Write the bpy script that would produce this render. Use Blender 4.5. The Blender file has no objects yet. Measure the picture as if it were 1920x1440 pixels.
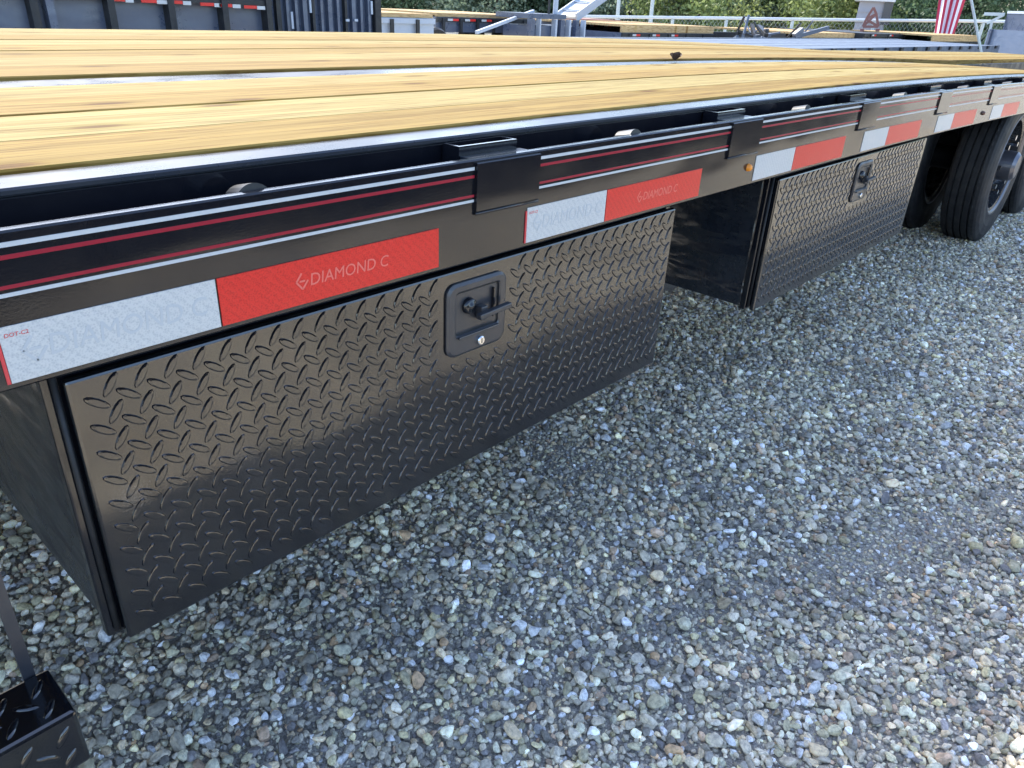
import bpy, bmesh, math, random
import numpy as np
from mathutils import Matrix, Vector
rnd = random.Random(7)
sc = bpy.context.scene
C = sc.collection
R = math.radians

# ------------------------------------------------------------ camera, light, exposure
CAMH = 1.0
AX = ((0.675431252222705, -0.3086737182268877, 0.6697112506124238),
      (-0.7359834799342202, -0.33889075983497685, 0.5860728369088498),
      (0.04605367286964189, -0.8887483269038878, -0.45607616758690206))   # rows: world X, Y, Z in (right, down, forward)
FPX = 1395.947
cam = bpy.data.cameras.new('camera'); cam.sensor_width = 36; cam.lens = FPX / 1920 * 36
cam.clip_start = 0.02; cam.clip_end = 2000
co = bpy.data.objects.new('camera', cam); C.objects.link(co)
co.matrix_world = Matrix(((AX[0][0], -AX[0][1], -AX[0][2], 0), (AX[1][0], -AX[1][1], -AX[1][2], 0),
                          (AX[2][0], -AX[2][1], -AX[2][2], CAMH), (0, 0, 0, 1)))
sc.camera = co
SUN_EL, SUN_AZ = R(46.5), R(16)          # azimuth measured from +Y towards +X
w = bpy.data.worlds.new('World'); sc.world = w; w.use_nodes = True
wn = w.node_tree.nodes; bg = wn['Background']
sky = wn.new('ShaderNodeTexSky'); sky.sky_type = 'NISHITA'; sky.sun_disc = False
sky.sun_elevation = SUN_EL; sky.sun_rotation = SUN_AZ; sky.air_density = 0.9; sky.dust_density = 1.3; sky.ozone_density = 0.8
w.node_tree.links.new(sky.outputs[0], bg.inputs[0]); bg.inputs[1].default_value = 0.15
sl = bpy.data.lights.new('sun', 'SUN'); sl.energy = 2.0; sl.angle = R(0.53); sl.color = (1.0, 0.95, 0.86)
so = bpy.data.objects.new('sun', sl); C.objects.link(so)
sd = Vector((math.sin(SUN_AZ) * math.cos(SUN_EL), math.cos(SUN_AZ) * math.cos(SUN_EL), math.sin(SUN_EL)))
so.rotation_euler = sd.to_track_quat('Z', 'Y').to_euler()
sc.view_settings.view_transform = 'Standard'; sc.view_settings.look = 'None'
sc.view_settings.gamma = 1; sc.view_settings.use_curve_mapping = False
sc.view_settings.exposure = 1.9

# ------------------------------------------------------------ helpers
def P(u, v, Y):
    """a point of the photograph's 1920x1440 grid on the vertical plane y = Y"""
    a, b, c = u - 960, v - 720, FPX
    r = [m[0] * a + m[1] * b + m[2] * c for m in AX]
    k = Y / r[1]
    return Vector((r[0] * k, Y, r[2] * k + CAMH))
def D(u, v, dist):
    """the same at a horizontal distance"""
    a, b, c = u - 960, v - 720, FPX
    r = [m[0] * a + m[1] * b + m[2] * c for m in AX]
    k = dist / math.hypot(r[0], r[1])
    return Vector((r[0] * k, r[1] * k, r[2] * k + CAMH))
def tag(o, label=None, cat=None, group=None, kind=None):
    if label: o['label'] = label
    if cat: o['category'] = cat
    if group: o['group'] = group
    if kind: o['kind'] = kind
    return o
def empty(name, loc, rz=0):
    o = bpy.data.objects.new(name, None); C.objects.link(o); o.location = loc; o.rotation_euler = (0, 0, rz); return o
def link(name, me, mat, parent=None, smooth=False):
    o = bpy.data.objects.new(name, me); C.objects.link(o)
    if mat is not None and len(me.materials) == 0: me.materials.append(mat)
    if parent is not None: o.parent = parent
    if smooth:
        for p in me.polygons: p.use_smooth = True
    return o
def bend(x):
    """the long deck is cambered: it falls away towards the tail"""
    t = max(0.0, x - 1.5)
    return -0.0042 * t * t if t < 7 else -0.0042 * 49 - 0.0588 * (t - 7)

def bend_far(x):
    t = max(0.0, x - 1.5)
    return -0.0032 * t * t if t < 6 else -0.0032 * 36 - 0.012 * (t - 6)

class MB:
    def __init__(s): s.v = []; s.f = []
    def add(s, vs, fs):
        n = len(s.v); s.v += [tuple(v) for v in vs]; s.f += [tuple(i + n for i in f) for f in fs]; return s
    def box(s, x0, x1, y0, y1, z0, z1):
        return s.add([(x0, y0, z0), (x1, y0, z0), (x1, y1, z0), (x0, y1, z0), (x0, y0, z1), (x1, y0, z1), (x1, y1, z1), (x0, y1, z1)],
                     [(0, 3, 2, 1), (4, 5, 6, 7), (0, 1, 5, 4), (1, 2, 6, 5), (2, 3, 7, 6), (3, 0, 4, 7)])
    def cbox(s, x0, x1, y0, y1, z0, z1, c=0.002):
        """long bar along x with chamfered edges"""
        pr = [(y0 + c, z0), (y1 - c, z0), (y1, z0 + c), (y1, z1 - c), (y1 - c, z1), (y0 + c, z1), (y0, z1 - c), (y0, z0 + c)]
        return s.prism_x(pr, x0, x1)
    def prism_x(s, pr, x0, x1, step=0.5):
        n = max(1, int(math.ceil((x1 - x0) / step))) if x1 > 1.5 else 1
        k = len(pr); vs = []; fs = []
        for i in range(n + 1):
            x = x0 + (x1 - x0) * i / n
            vs += [(x, y, z) for y, z in pr]
            if i:
                a, b = (i - 1) * k, i * k
                fs += [(a + j, a + (j + 1) % k, b + (j + 1) % k, b + j) for j in range(k)]
        fs.append(tuple(range(k - 1, -1, -1))); fs.append(tuple(range(n * k, n * k + k)))
        return s.add(vs, fs)
    def tube(s, p, q, r, n=12, r2=None, cap=True):
        p = Vector(p); q = Vector(q); d = (q - p).normalized()
        a = d.orthogonal().normalized(); b = d.cross(a); r2 = r if r2 is None else r2
        vs = []
        for c, rr in ((p, r), (q, r2)):
            for i in range(n):
                t = 2 * math.pi * i / n; vs.append(c + a * (rr * math.cos(t)) + b * (rr * math.sin(t)))
        fs = [(i, (i + 1) % n, n + (i + 1) % n, n + i) for i in range(n)]
        if cap: fs += [tuple(range(n - 1, -1, -1)), tuple(range(n, 2 * n))]
        return s.add(vs, fs)
    def lathe_y(s, c, prof, n=40):
        """profile [(radius, y)] turned about the y axis through c"""
        vs = []; k = len(prof)
        for i in range(n):
            t = 2 * math.pi * i / n
            vs += [(c[0] + r * math.cos(t), c[1] + y, c[2] + r * math.sin(t)) for r, y in prof]
        fs = [(i * k + j, i * k + j + 1, ((i + 1) % n) * k + j + 1, ((i + 1) % n) * k + j) for i in range(n) for j in range(k - 1)]
        return s.add(vs, fs)
    def bar(s, p, q, wd, th):
        """rectangular bar from p to q"""
        p = Vector(p); q = Vector(q); d = (q - p).normalized()
        a = Vector((0, 0, 1)).cross(d)
        a = a.normalized() if a.length > 1e-4 else Vector((1, 0, 0)); b = d.cross(a)
        vs = [c + a * (i * wd / 2) + b * (j * th / 2) for c in (p, q) for i, j in ((-1, -1), (1, -1), (1, 1), (-1, 1))]
        return s.add(vs, [(3, 2, 1, 0), (4, 5, 6, 7), (0, 1, 5, 4), (1, 2, 6, 5), (2, 3, 7, 6), (3, 0, 4, 7)])
    def mesh(s, name, bent=False):
        me = bpy.data.meshes.new(name)
        fn = bend_far if bent == 'far' else bend
        vs = [(x, y, z + fn(x)) for x, y, z in s.v] if bent else s.v
        me.from_pydata(vs, [], s.f); me.update()
        bm = bmesh.new(); bm.from_mesh(me); bmesh.ops.recalc_face_normals(bm, faces=bm.faces); bm.to_mesh(me); bm.free()
        return me
    def build(s, name, mat, parent=None, bent=False, smooth=False, bevel=0):
        o = link(name, s.mesh(name, bent), mat, parent, smooth)
        if bevel:
            m = o.modifiers.new('bevel', 'BEVEL'); m.width = bevel; m.segments = 2; m.limit_method = 'ANGLE'; m.angle_limit = R(40)
        return o

# ------------------------------------------------------------ materials
def mat(name, col=(0.5, 0.5, 0.5), rough=0.5, metal=0.0, ior=1.5, spec=None):
    m = bpy.data.materials.new(name); m.use_nodes = True
    b = m.node_tree.nodes['Principled BSDF']
    b.inputs['Base Color'].default_value = (*col, 1); b.inputs['Roughness'].default_value = rough
    b.inputs['Metallic'].default_value = metal; b.inputs['IOR'].default_value = ior
    m.diffuse_color = (*col, 1)
    return m, m.node_tree, b
def N(nt, t, **k):
    n = nt.nodes.new(t)
    for a, v in k.items(): setattr(n, a, v)
    return n
def L(nt, a, b): nt.links.new(a, b)
def noise(nt, vec, scale, detail=3, rough=0.55):
    n = N(nt, 'ShaderNodeTexNoise'); n.inputs['Scale'].default_value = scale
    n.inputs['Detail'].default_value = detail; n.inputs['Roughness'].default_value = rough
    if vec is not None: L(nt, vec, n.inputs['Vector'])
    return n
def ramp(nt, fac, stops):
    r = N(nt, 'ShaderNodeValToRGB'); e = r.color_ramp.elements
    while len(e) < len(stops): e.new(0.5)
    for i, (p, c) in enumerate(stops):
        e[i].position = p; e[i].color = (*c, 1) if len(c) == 3 else c
    L(nt, fac, r.inputs['Fac']); return r
def coords(nt, scale=(1, 1, 1), kind='Object', loc=None):
    t = N(nt, 'ShaderNodeTexCoord'); m = N(nt, 'ShaderNodeMapping'); m.inputs['Scale'].default_value = scale
    L(nt, t.outputs[kind], m.inputs['Vector']); return m.outputs['Vector']
def bump(nt, b, h, strength, dist=0.01, prev=None):
    n = N(nt, 'ShaderNodeBump'); n.inputs['Strength'].default_value = strength; n.inputs['Distance'].default_value = dist
    L(nt, h, n.inputs['Height'])
    if prev is not None: L(nt, prev.outputs[0], n.inputs['Normal'])
    L(nt, n.outputs[0], b.inputs['Normal']); return n

def paint(name, col, rough, wave=0.0, wscale=3.0, peel=0.02, ior=1.6, dust=0.12):
    m, nt, b = mat(name, col, rough, 0, ior)
    v = coords(nt)
    d = noise(nt, v, 7, 6, 0.65)
    r = ramp(nt, d.outputs['Fac'], [(0.35, (rough * 0.8,) * 3), (0.75, (min(1, rough * 1.5 + 0.03),) * 3)])
    L(nt, r.outputs[0], b.inputs['Roughness'])
    c = ramp(nt, noise(nt, v, 23, 8, 0.7).outputs['Fac'], [(0.45, col), (0.8, tuple(x * (1 - dust) + 0.22 * dust for x in col))])
    L(nt, c.outputs[0], b.inputs['Base Color'])
    n1 = bump(nt, b, noise(nt, v, 420, 2).outputs['Fac'], peel, 0.002)
    if wave: bump(nt, b, noise(nt, coords(nt, (1, 1, 3)), wscale, 2, 0.4).outputs['Fac'], wave, 0.05, n1)
    return m
M_black = paint('black_gloss_paint', (0.006, 0.007, 0.011), 0.09, 0.08, 2.5, 0.02, 1.62, 0.02)
M_side = paint('black_satin_sheet', (0.012, 0.016, 0.024), 0.22, 0.35, 7.0, 0.02, 1.6, 0.08)
M_tread = paint('black_powder_coat', (0.004, 0.005, 0.008), 0.075, 0.05, 3.0, 0.04, 1.84, 0.01)
M_dark = paint('dark_underframe', (0.010, 0.012, 0.016), 0.45, 0, 1, 0.05, 1.5, 0.10)
M_latch = paint('charcoal_latch_metal', (0.022, 0.024, 0.032), 0.33, 0, 1, 0.05, 1.7, 0.08)
M_flange = paint('flange_paint', (0.012, 0.018, 0.03), 0.26, 0, 20, 0.03, 1.52, 0.02)
M_rubber = paint('tire_rubber', (0.012, 0.013, 0.016), 0.55, 0, 1, 0.15, 1.45, 0.10)
M_chrome, _, _ = mat('chrome', (0.75, 0.75, 0.76), 0.15, 1.0)
M_rim = paint('dark_wheel_paint', (0.012, 0.014, 0.018), 0.25, 0, 1, 0.02, 1.6, 0.1)
M_rimedge, _, _ = mat('bright_wheel_lip', (0.16, 0.16, 0.18), 0.35, 0.8)
M_bgblack = paint('sky_tinted_black_paint', (0.06, 0.08, 0.13), 0.3, 0.35, 1.3, 0.02, 1.7, 0.10)  # black paint with the blue grey sky reflection put into its base colour
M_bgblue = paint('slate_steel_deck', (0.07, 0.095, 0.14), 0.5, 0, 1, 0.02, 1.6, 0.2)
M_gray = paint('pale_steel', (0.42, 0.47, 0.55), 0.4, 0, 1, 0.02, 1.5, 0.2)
M_white = paint('white_enamel', (0.62, 0.64, 0.66), 0.35, 0, 1, 0.02, 1.5, 0.15)
M_redpaint = paint('rust_red_paint', (0.26, 0.10, 0.08), 0.5, 0, 1, 0.02, 1.5, 0.3)
M_galv = paint('galvanised_pipe', (0.5, 0.55, 0.56), 0.4, 0, 1, 0.02, 1.5, 0.15)
M_stripew, _, _ = mat('white_pinstripe_vinyl', (0.50, 0.53, 0.56), 0.3)
M_striper, _, _ = mat('red_pinstripe_vinyl', (0.30, 0.012, 0.03), 0.25)
M_amber, _, ba = mat('amber_lens', (0.80, 0.27, 0.02), 0.15)
M_amberoff, _, _ = mat('dark_amber_lens', (0.12, 0.05, 0.03), 0.15)

def tape_mat(name, c1, c2, spec=1.5):
    m, nt, b = mat(name, c1, 0.28, 0, spec)
    v = coords(nt)
    # prism rows: fine diagonal lattice of the retroreflective film
    w1 = N(nt, 'ShaderNodeTexWave', wave_type='BANDS', bands_direction='DIAGONAL'); w1.inputs['Scale'].default_value = 58
    w1.inputs['Distortion'].default_value = 2.5; w1.inputs['Detail'].default_value = 2; w1.inputs['Detail Scale'].default_value = 6
    L(nt, v, w1.inputs['Vector'])
    vo = N(nt, 'ShaderNodeTexVoronoi'); vo.inputs['Scale'].default_value = 520; L(nt, v, vo.inputs['Vector'])
    mx = N(nt, 'ShaderNodeMix', data_type='FLOAT'); mx.inputs[0].default_value = 0.8
    L(nt, w1.outputs['Fac'], mx.inputs[2]); L(nt, vo.outputs['Distance'], mx.inputs[3])
    r = ramp(nt, mx.outputs[0], [(0.15, c2), (0.6, c1)])
    L(nt, r.outputs[0], b.inputs['Base Color'])
    bump(nt, b, mx.outputs[0], 0.2, 0.001)
    return m
M_tapew = tape_mat('white_reflective_film', (0.56, 0.57, 0.57), (0.42, 0.44, 0.46))
M_taper = tape_mat('red_reflective_film', (0.70, 0.026, 0.020), (0.52, 0.013, 0.012))
M_letr, _, _ = mat('red_film_lettering', (0.74, 0.16, 0.13), 0.3)
M_letw, _, _ = mat('white_film_lettering', (0.47, 0.50, 0.53), 0.3)
M_redink, _, _ = mat('red_edge_seal', (0.62, 0.05, 0.06), 0.3)

def wood_mat(name, base, dark, seed):
    m, nt, b = mat(name, base, 0.8)
    b.inputs['Specular IOR Level'].default_value = 0.15
    tc = N(nt, 'ShaderNodeTexCoord'); mp = N(nt, 'ShaderNodeMapping'); mp.inputs['Location'].default_value = (seed * 3.1, seed * 7.7, 0)
    L(nt, tc.outputs['Object'], mp.inputs['Vector'])
    mg = N(nt, 'ShaderNodeMapping'); mg.inputs['Scale'].default_value = (0.7, 22, 22); L(nt, mp.outputs[0], mg.inputs['Vector'])
    mf = N(nt, 'ShaderNodeMapping'); mf.inputs['Scale'].default_value = (5, 190, 60); L(nt, mp.outputs[0], mf.inputs['Vector'])
    g1 = noise(nt, mg.outputs[0], 1.6, 5, 0.6); g2 = noise(nt, mf.outputs[0], 1.4, 4, 0.6)
    c1 = ramp(nt, g1.outputs['Fac'], [(0.30, dark), (0.47, base), (0.70, tuple(min(1, x * 1.25) for x in base))])
    c2 = ramp(nt, g2.outputs['Fac'], [(0.37, (0.55, 0.43, 0.30)), (0.50, (1, 1, 1))])
    mx = N(nt, 'ShaderNodeMix', data_type='RGBA', blend_type='MULTIPLY'); mx.inputs[0].default_value = 0.9
    L(nt, c1.outputs[0], mx.inputs[6]); L(nt, c2.outputs[0], mx.inputs[7])
    # knots and smudges
    mk = N(nt, 'ShaderNodeMapping'); mk.inputs['Scale'].default_value = (1.7, 5.0, 1); L(nt, mp.outputs[0], mk.inputs['Vector'])
    kv = N(nt, 'ShaderNodeTexVoronoi', voronoi_dimensions='2D'); kv.inputs['Scale'].default_value = 0.9; L(nt, mk.outputs[0], kv.inputs['Vector'])
    kr = ramp(nt, kv.outputs['Distance'], [(0.0, (0.25, 0.14, 0.07)), (0.035, (0.42, 0.26, 0.12)), (0.06, (0.8, 0.77, 0.5)), (0.12, (1, 1, 1))])
    sm = ramp(nt, noise(nt, mg.outputs[0], 0.45, 6, 0.7).outputs['Fac'], [(0.30, (0.45, 0.38, 0.28)), (0.42, (1, 1, 1))])
    m2 = N(nt, 'ShaderNodeMix', data_type='RGBA', blend_type='MULTIPLY'); m2.inputs[0].default_value = 0.8
    L(nt, mx.outputs[2], m2.inputs[6]); L(nt, kr.outputs[0], m2.inputs[7])
    m3 = N(nt, 'ShaderNodeMix', data_type='RGBA', blend_type='MULTIPLY'); m3.inputs[0].default_value = 0.7
    L(nt, m2.outputs[2], m3.inputs[6]); L(nt, sm.outputs[0], m3.inputs[7])
    L(nt, m3.outputs[2], b.inputs['Base Color'])
    bump(nt, b, g2.outputs['Fac'], 0.25, 0.002)
    return m
WOODS = [wood_mat('pine_honey', (0.244, 0.163, 0.043), (0.185, 0.114, 0.025), 1), wood_mat('pine_cream', (0.284, 0.212, 0.076), (0.229, 0.159, 0.048), 2),
         wood_mat('pine_gold', (0.261, 0.174, 0.048), (0.213, 0.129, 0.030), 3), wood_mat('pine_pale', (0.292, 0.228, 0.086), (0.244, 0.171, 0.051), 4),
         wood_mat('pine_amber', (0.244, 0.159, 0.043), (0.177, 0.102, 0.025), 5)]
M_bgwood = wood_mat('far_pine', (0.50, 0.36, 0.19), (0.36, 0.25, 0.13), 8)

# ------------------------------------------------------------ ground
STONE_COLS = [(tuple(min(0.8, q * m_) for q, m_ in zip([a_ * .68 + sum(c_) / 3 * .32 for a_ in c_], (2.52, 2.08, 1.58))), w_) for c_, w_ in [((0.20, 0.23, 0.25), 20), ((0.27, 0.30, 0.31), 20), ((0.13, 0.155, 0.19), 14), ((0.34, 0.37, 0.37), 13), ((0.31, 0.30, 0.25), 9),
              ((0.22, 0.25, 0.21), 9), ((0.50, 0.53, 0.54), 6), ((0.65, 0.67, 0.66), 2.5), ((0.40, 0.34, 0.24), 3), ((0.36, 0.26, 0.18), 0.9),
              ((0.09, 0.11, 0.16), 6), ((0.23, 0.19, 0.17), 3)]]
mg_, nt, b = mat('gravel_yard', (0.2, 0.2, 0.2), 0.9)
v = coords(nt)
vo = N(nt, 'ShaderNodeTexVoronoi'); vo.inputs['Scale'].default_value = 75; L(nt, v, vo.inputs['Vector'])
sep = N(nt, 'ShaderNodeSeparateColor'); L(nt, vo.outputs['Color'], sep.inputs[0])
acc = 0; tot = sum(x[1] for x in STONE_COLS); stops = []
rc = N(nt, 'ShaderNodeValToRGB'); rc.color_ramp.interpolation = 'CONSTANT'
while len(rc.color_ramp.elements) < len(STONE_COLS): rc.color_ramp.elements.new(0.5)
for i, (c, wt) in enumerate(STONE_COLS):
    rc.color_ramp.elements[i].position = acc / tot; rc.color_ramp.elements[i].color = (*c, 1); acc += wt
L(nt, sep.outputs[0], rc.inputs['Fac'])
big = ramp(nt, noise(nt, v, 1.1, 5, 0.6).outputs['Fac'], [(0.3, (0.9, 0.89, 0.86)), (0.7, (1.2, 1.2, 1.2))])
gap = ramp(nt, vo.outputs['Distance'], [(0.45, (1, 1, 1)), (0.8, (0.35, 0.33, 0.30))])
m1 = N(nt, 'ShaderNodeMix', data_type='RGBA', blend_type='MULTIPLY'); m1.inputs[0].default_value = 1
L(nt, rc.outputs[0], m1.inputs[6]); L(nt, gap.outputs[0], m1.inputs[7])
m2 = N(nt, 'ShaderNodeMix', data_type='RGBA', blend_type='MULTIPLY'); m2.inputs[0].default_value = 1
L(nt, m1.outputs[2], m2.inputs[6]); L(nt, big.outputs[0], m2.inputs[7])
L(nt, m2.outputs[2], b.inputs['Base Color'])
inv = N(nt, 'ShaderNodeMath', operation='SUBTRACT'); inv.inputs[0].default_value = 1; L(nt, vo.outputs['Distance'], inv.inputs[1])
bump(nt, b, inv.outputs[0], 0.8, 0.012)
g = MB(); S = 900; g.add([(-S, -S, 0), (S, -S, 0), (S, S, 0), (-S, S, 0)], [(0, 1, 2, 3)])
tag(g.build('ground', mg_), kind='structure')

# dark soil sheet under the loose stones
ms, nt, b = mat('gravel_fines', (0.09, 0.09, 0.09), 0.95)
v = coords(nt)
f = ramp(nt, noise(nt, v, 240, 4, 0.75).outputs['Fac'], [(0.3, (0.16, 0.15, 0.14)), (0.5, (0.36, 0.335, 0.30)), (0.62, (0.62, 0.58, 0.52))])
L(nt, f.outputs[0], b.inputs['Base Color']); bump(nt, b, noise(nt, v, 300, 4, 0.7).outputs['Fac'], 0.9, 0.006)
g = MB(); g.add([(-1.2, -1.25, 0.004), (9.5, -1.25, 0.004), (9.5, 3.3, 0.004), (-1.2, 3.3, 0.004)], [(0, 1, 2, 3)])
tag(g.build('gravel_bed', ms), kind='structure')

# stone prototypes
mstone, nt, b = mat('gravel_stone', (0.3, 0.3, 0.3), 0.8)
at = N(nt, 'ShaderNodeAttribute', attribute_type='INSTANCER', attribute_name='scol')
tc = N(nt, 'ShaderNodeTexCoord'); sp = noise(nt, tc.outputs['Object'], 1.6, 5, 0.7)
sr = ramp(nt, sp.outputs['Fac'], [(0.35, (0.62, 0.62, 0.62)), (0.5, (1, 1, 1)), (0.68, (1.35, 1.34, 1.3))])
mm = N(nt, 'ShaderNodeMix', data_type='RGBA', blend_type='MULTIPLY'); mm.inputs[0].default_value = 1
L(nt, at.outputs['Color'], mm.inputs[6]); L(nt, sr.outputs[0], mm.inputs[7]); L(nt, mm.outputs[2], b.inputs['Base Color'])
pc = bpy.data.collections.new('stone_shapes')
for k in range(14):
    bm = bmesh.new(); bmesh.ops.create_icosphere(bm, subdivisions=2, radius=1)
    r2 = random.Random(k); cuts = []
    for _ in range(10):
        n = Vector((r2.gauss(0, 1), r2.gauss(0, 1), r2.gauss(0, 1))).normalized(); cuts.append((n, r2.uniform(0.45, 0.82)))
    for vv in bm.verts:
        for n, d in cuts:
            t = vv.co.dot(n) - d
            if t > 0: vv.co -= n * t * 0.92
        vv.co *= 1 + r2.uniform(-0.04, 0.04)
    me = bpy.data.meshes.new('stone_shape'); bm.to_mesh(me); bm.free(); me.materials.append(mstone)
    for p in me.polygons: p.use_smooth = (k % 3 == 0)
    o = bpy.data.objects.new('stone_shape', me); pc.objects.link(o)

rs = np.random.RandomState(3)
def vnoise(x, y, s, seed):
    r = np.random.RandomState(seed); G = r.rand(64, 64)
    xs, ys = x * s, y * s; xi, yi = np.floor(xs).astype(int), np.floor(ys).astype(int); fx, fy = xs - xi, ys - yi
    fx = fx * fx * (3 - 2 * fx); fy = fy * fy * (3 - 2 * fy)
    q = lambda a, b_: G[a % 64, b_ % 64]
    return (q(xi, yi) * (1 - fx) + q(xi + 1, yi) * fx) * (1 - fy) + (q(xi, yi + 1) * (1 - fx) + q(xi + 1, yi + 1) * fx) * fy
def dirt(x, y):
    """0..1: how bare the ground is (tyre-worn streak and random patches)"""
    n = 0.55 * vnoise(x, y, 2.2, 1) + 0.3 * vnoise(x, y, 5.5, 2) + 0.15 * vnoise(x, y, 13, 4)
    s = np.exp(-((y - (0.47 - 0.42 * (x - 0.95))) / 0.10) ** 2) * (x > 0.85) * (x < 2.3) * 0.30
    s2 = np.exp(-((y + 0.10 - 0.10 * (x - 1.9)) / 0.16) ** 2) * (x > 1.3) * 0.22
    return n + s + s2
def field(x0, x1, y0, y1, pitch, rmin, rmax, z, thr, keep=1.0):
    nx, ny = int((x1 - x0) / pitch), int((y1 - y0) / pitch)
    X, Y = np.meshgrid(x0 + (np.arange(nx) + .5) * pitch, y0 + (np.arange(ny) + .5) * pitch)
    X = X.ravel() + rs.uniform(-.5, .5, X.size) * pitch; Y = Y.ravel() + rs.uniform(-.5, .5, Y.size) * pitch
    d = dirt(X, Y); k = (d + rs.uniform(-.12, .12, X.size) < thr) & (rs.rand(X.size) < keep)
    X, Y = X[k], Y[k]; r = rs.uniform(rmin, rmax, X.size)
    return np.stack([X, Y, z + r * 0.25 + rs.uniform(-.001, .0015, X.size), r], 1)
zones = [(-1.1, 1.6, -0.9, 2.4), (1.6, 3.6, -1.2, 1.4), (3.6, 9.0, -1.2, 3.2)]
parts = []
for z in zones:
    parts += [field(*z, 0.0095, 0.0038, 0.0066, 0.003, 9), field(*z, 0.0150, 0.0064, 0.0100, 0.0060, 0.80, 0.85),
              field(*z, 0.0245, 0.0090, 0.0132, 0.009, 0.77, 0.60), field(*z, 0.060, 0.0125, 0.0175, 0.012, 0.77, 0.5)]
A = np.concatenate(parts); A[:, 3] *= 0.93; n = len(A)
me = bpy.data.meshes.new('gravel_stones'); me.vertices.add(n)
me.vertices.foreach_set('co', A[:, :3].astype(np.float32).ravel())
def attr(name, typ, data, key='value'):
    a = me.attributes.new(name, typ, 'POINT'); a.data.foreach_set(key, data)
attr('srot', 'FLOAT_VECTOR', np.stack([rs.normal(0, .35, n), rs.normal(0, .35, n), rs.uniform(0, 6.283, n)], 1).astype(np.float32).ravel(), 'vector')
asp = np.stack([rs.uniform(.85, 1.35, n), rs.uniform(.72, 1.0, n), rs.uniform(.5, .85, n)], 1) * A[:, 3:4]
attr('sscl', 'FLOAT_VECTOR', asp.astype(np.float32).ravel(), 'vector')
attr('sidx', 'INT', rs.randint(0, 14, n).astype(np.int32))
wts = np.array([x[1] for x in STONE_COLS], float); ci = rs.choice(len(STONE_COLS), n, p=wts / wts.sum())
cc = np.array([x[0] for x in STONE_COLS])[ci] * np.exp(rs.normal(0, .26, (n, 1))) * (1.16 - 0.28 * np.clip((dirt(A[:, 0], A[:, 1]) - .35) / .5, 0, 1))[:, None]
attr('scol', 'FLOAT_COLOR', np.concatenate([cc, np.ones((n, 1))], 1).astype(np.float32).ravel(), 'color')
go = link('gravel', me, None); tag(go, 'loose grey and tan crushed gravel covering the yard beside the trailer', 'gravel', kind='stuff')
ng = bpy.data.node_groups.new('scatter_stones', 'GeometryNodeTree')
ng.interface.new_socket('Geometry', in_out='INPUT', socket_type='NodeSocketGeometry')
ng.interface.new_socket('Geometry', in_out='OUTPUT', socket_type='NodeSocketGeometry')
gi, gout = N(ng, 'NodeGroupInput'), N(ng, 'NodeGroupOutput')
mp = N(ng, 'GeometryNodeMeshToPoints'); iop = N(ng, 'GeometryNodeInstanceOnPoints'); ci_ = N(ng, 'GeometryNodeCollectionInfo')
ci_.inputs['Collection'].default_value = pc; ci_.inputs['Separate Children'].default_value = True; ci_.inputs['Reset Children'].default_value = True
def na(name, typ):
    a = N(ng, 'GeometryNodeInputNamedAttribute', data_type=typ); a.inputs['Name'].default_value = name
    return [o for o in a.outputs if o.enabled and o.name == 'Attribute'][0]
L(ng, gi.outputs[0], mp.inputs['Mesh']); L(ng, mp.outputs[0], iop.inputs['Points']); L(ng, ci_.outputs[0], iop.inputs['Instance'])
iop.inputs['Pick Instance'].default_value = True
L(ng, na('sidx', 'INT'), iop.inputs['Instance Index'])
e2r = N(ng, 'FunctionNodeEulerToRotation'); L(ng, na('srot', 'FLOAT_VECTOR'), e2r.inputs[0]); L(ng, e2r.outputs[0], iop.inputs['Rotation'])
L(ng, na('sscl', 'FLOAT_VECTOR'), iop.inputs['Scale']); L(ng, iop.outputs[0], gout.inputs[0])
go.modifiers.new('scatter', 'NODES').node_group = ng
print('stones', n)

# ------------------------------------------------------------ the flatbed trailer
Z = CAMH
T = empty('flatbed_trailer', (0.0, 1.9, 0.0))
tag(T, 'long black flatbed trailer with honey pine deck filling the foreground on the gravel', 'trailer')
XA, XB, XC = -1.6, 6.6, 9.6            # front end modelled, start of tail, tail end
def tb(mb, name, m, parent=T, bent=True, **k):
    o = mb.build(name, m, parent, bent, **k)
    if parent is T: o.location = (0, -1.9, 0)       # keep world coordinates under the root
    return o
# deck
ys = [(0.770, 0.912), (0.916, 1.085), (1.089, 1.233), (1.237, 1.385)] + [(1.528 + i * 0.1855, 1.528 + i * 0.1855 + 0.182) for i in range(8)]
order = [0, 3, 2, 1, 4, 1, 0, 2, 3, 0, 1, 3]
for i, (a, b_) in enumerate(ys):
    x1 = XC if i < 4 else (6.3 if i < 6 else 14.0)
    dz = rnd.uniform(-0.0015, 0.0015)
    tb(MB().cbox(XA, x1, a - .0007, b_ + .0007, Z - 0.188, Z - 0.150 + dz, 0.0022), 'deck_plank', WOODS[order[i]], bent=(True if i < 4 else 'far'))
tb(MB().cbox(XA, XC, 1.392, 1.521, Z - 0.19, Z - 0.156, 0.002), 'center_beam_flange', M_flange)
tb(MB().cbox(XA, XC, 1.445, 1.468, Z - 0.42, Z - 0.192, 0.001), 'center_beam_web', M_dark)
for yy in (0.715, 3.015):
    o = 1 if yy < 1 else -1
    a, b_ = (yy, yy + 0.0535) if yy < 1 else (yy, yy + 0.0535)
    bt, xe_ = (True, XC) if yy < 1 else ('far', 14.0)
    tb(MB().cbox(XA, xe_, a, b_, Z - 0.162, Z - 0.1545, 0.002), 'deck_edge_flange', M_flange, bent=bt)
    yw = yy if yy < 1 else yy + 0.045
    tb(MB().cbox(XA, xe_, yw + 0.001, yw + 0.008, Z - 0.31, Z - 0.1625, 0.001), 'deck_channel_web', M_black, bent=bt)
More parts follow.
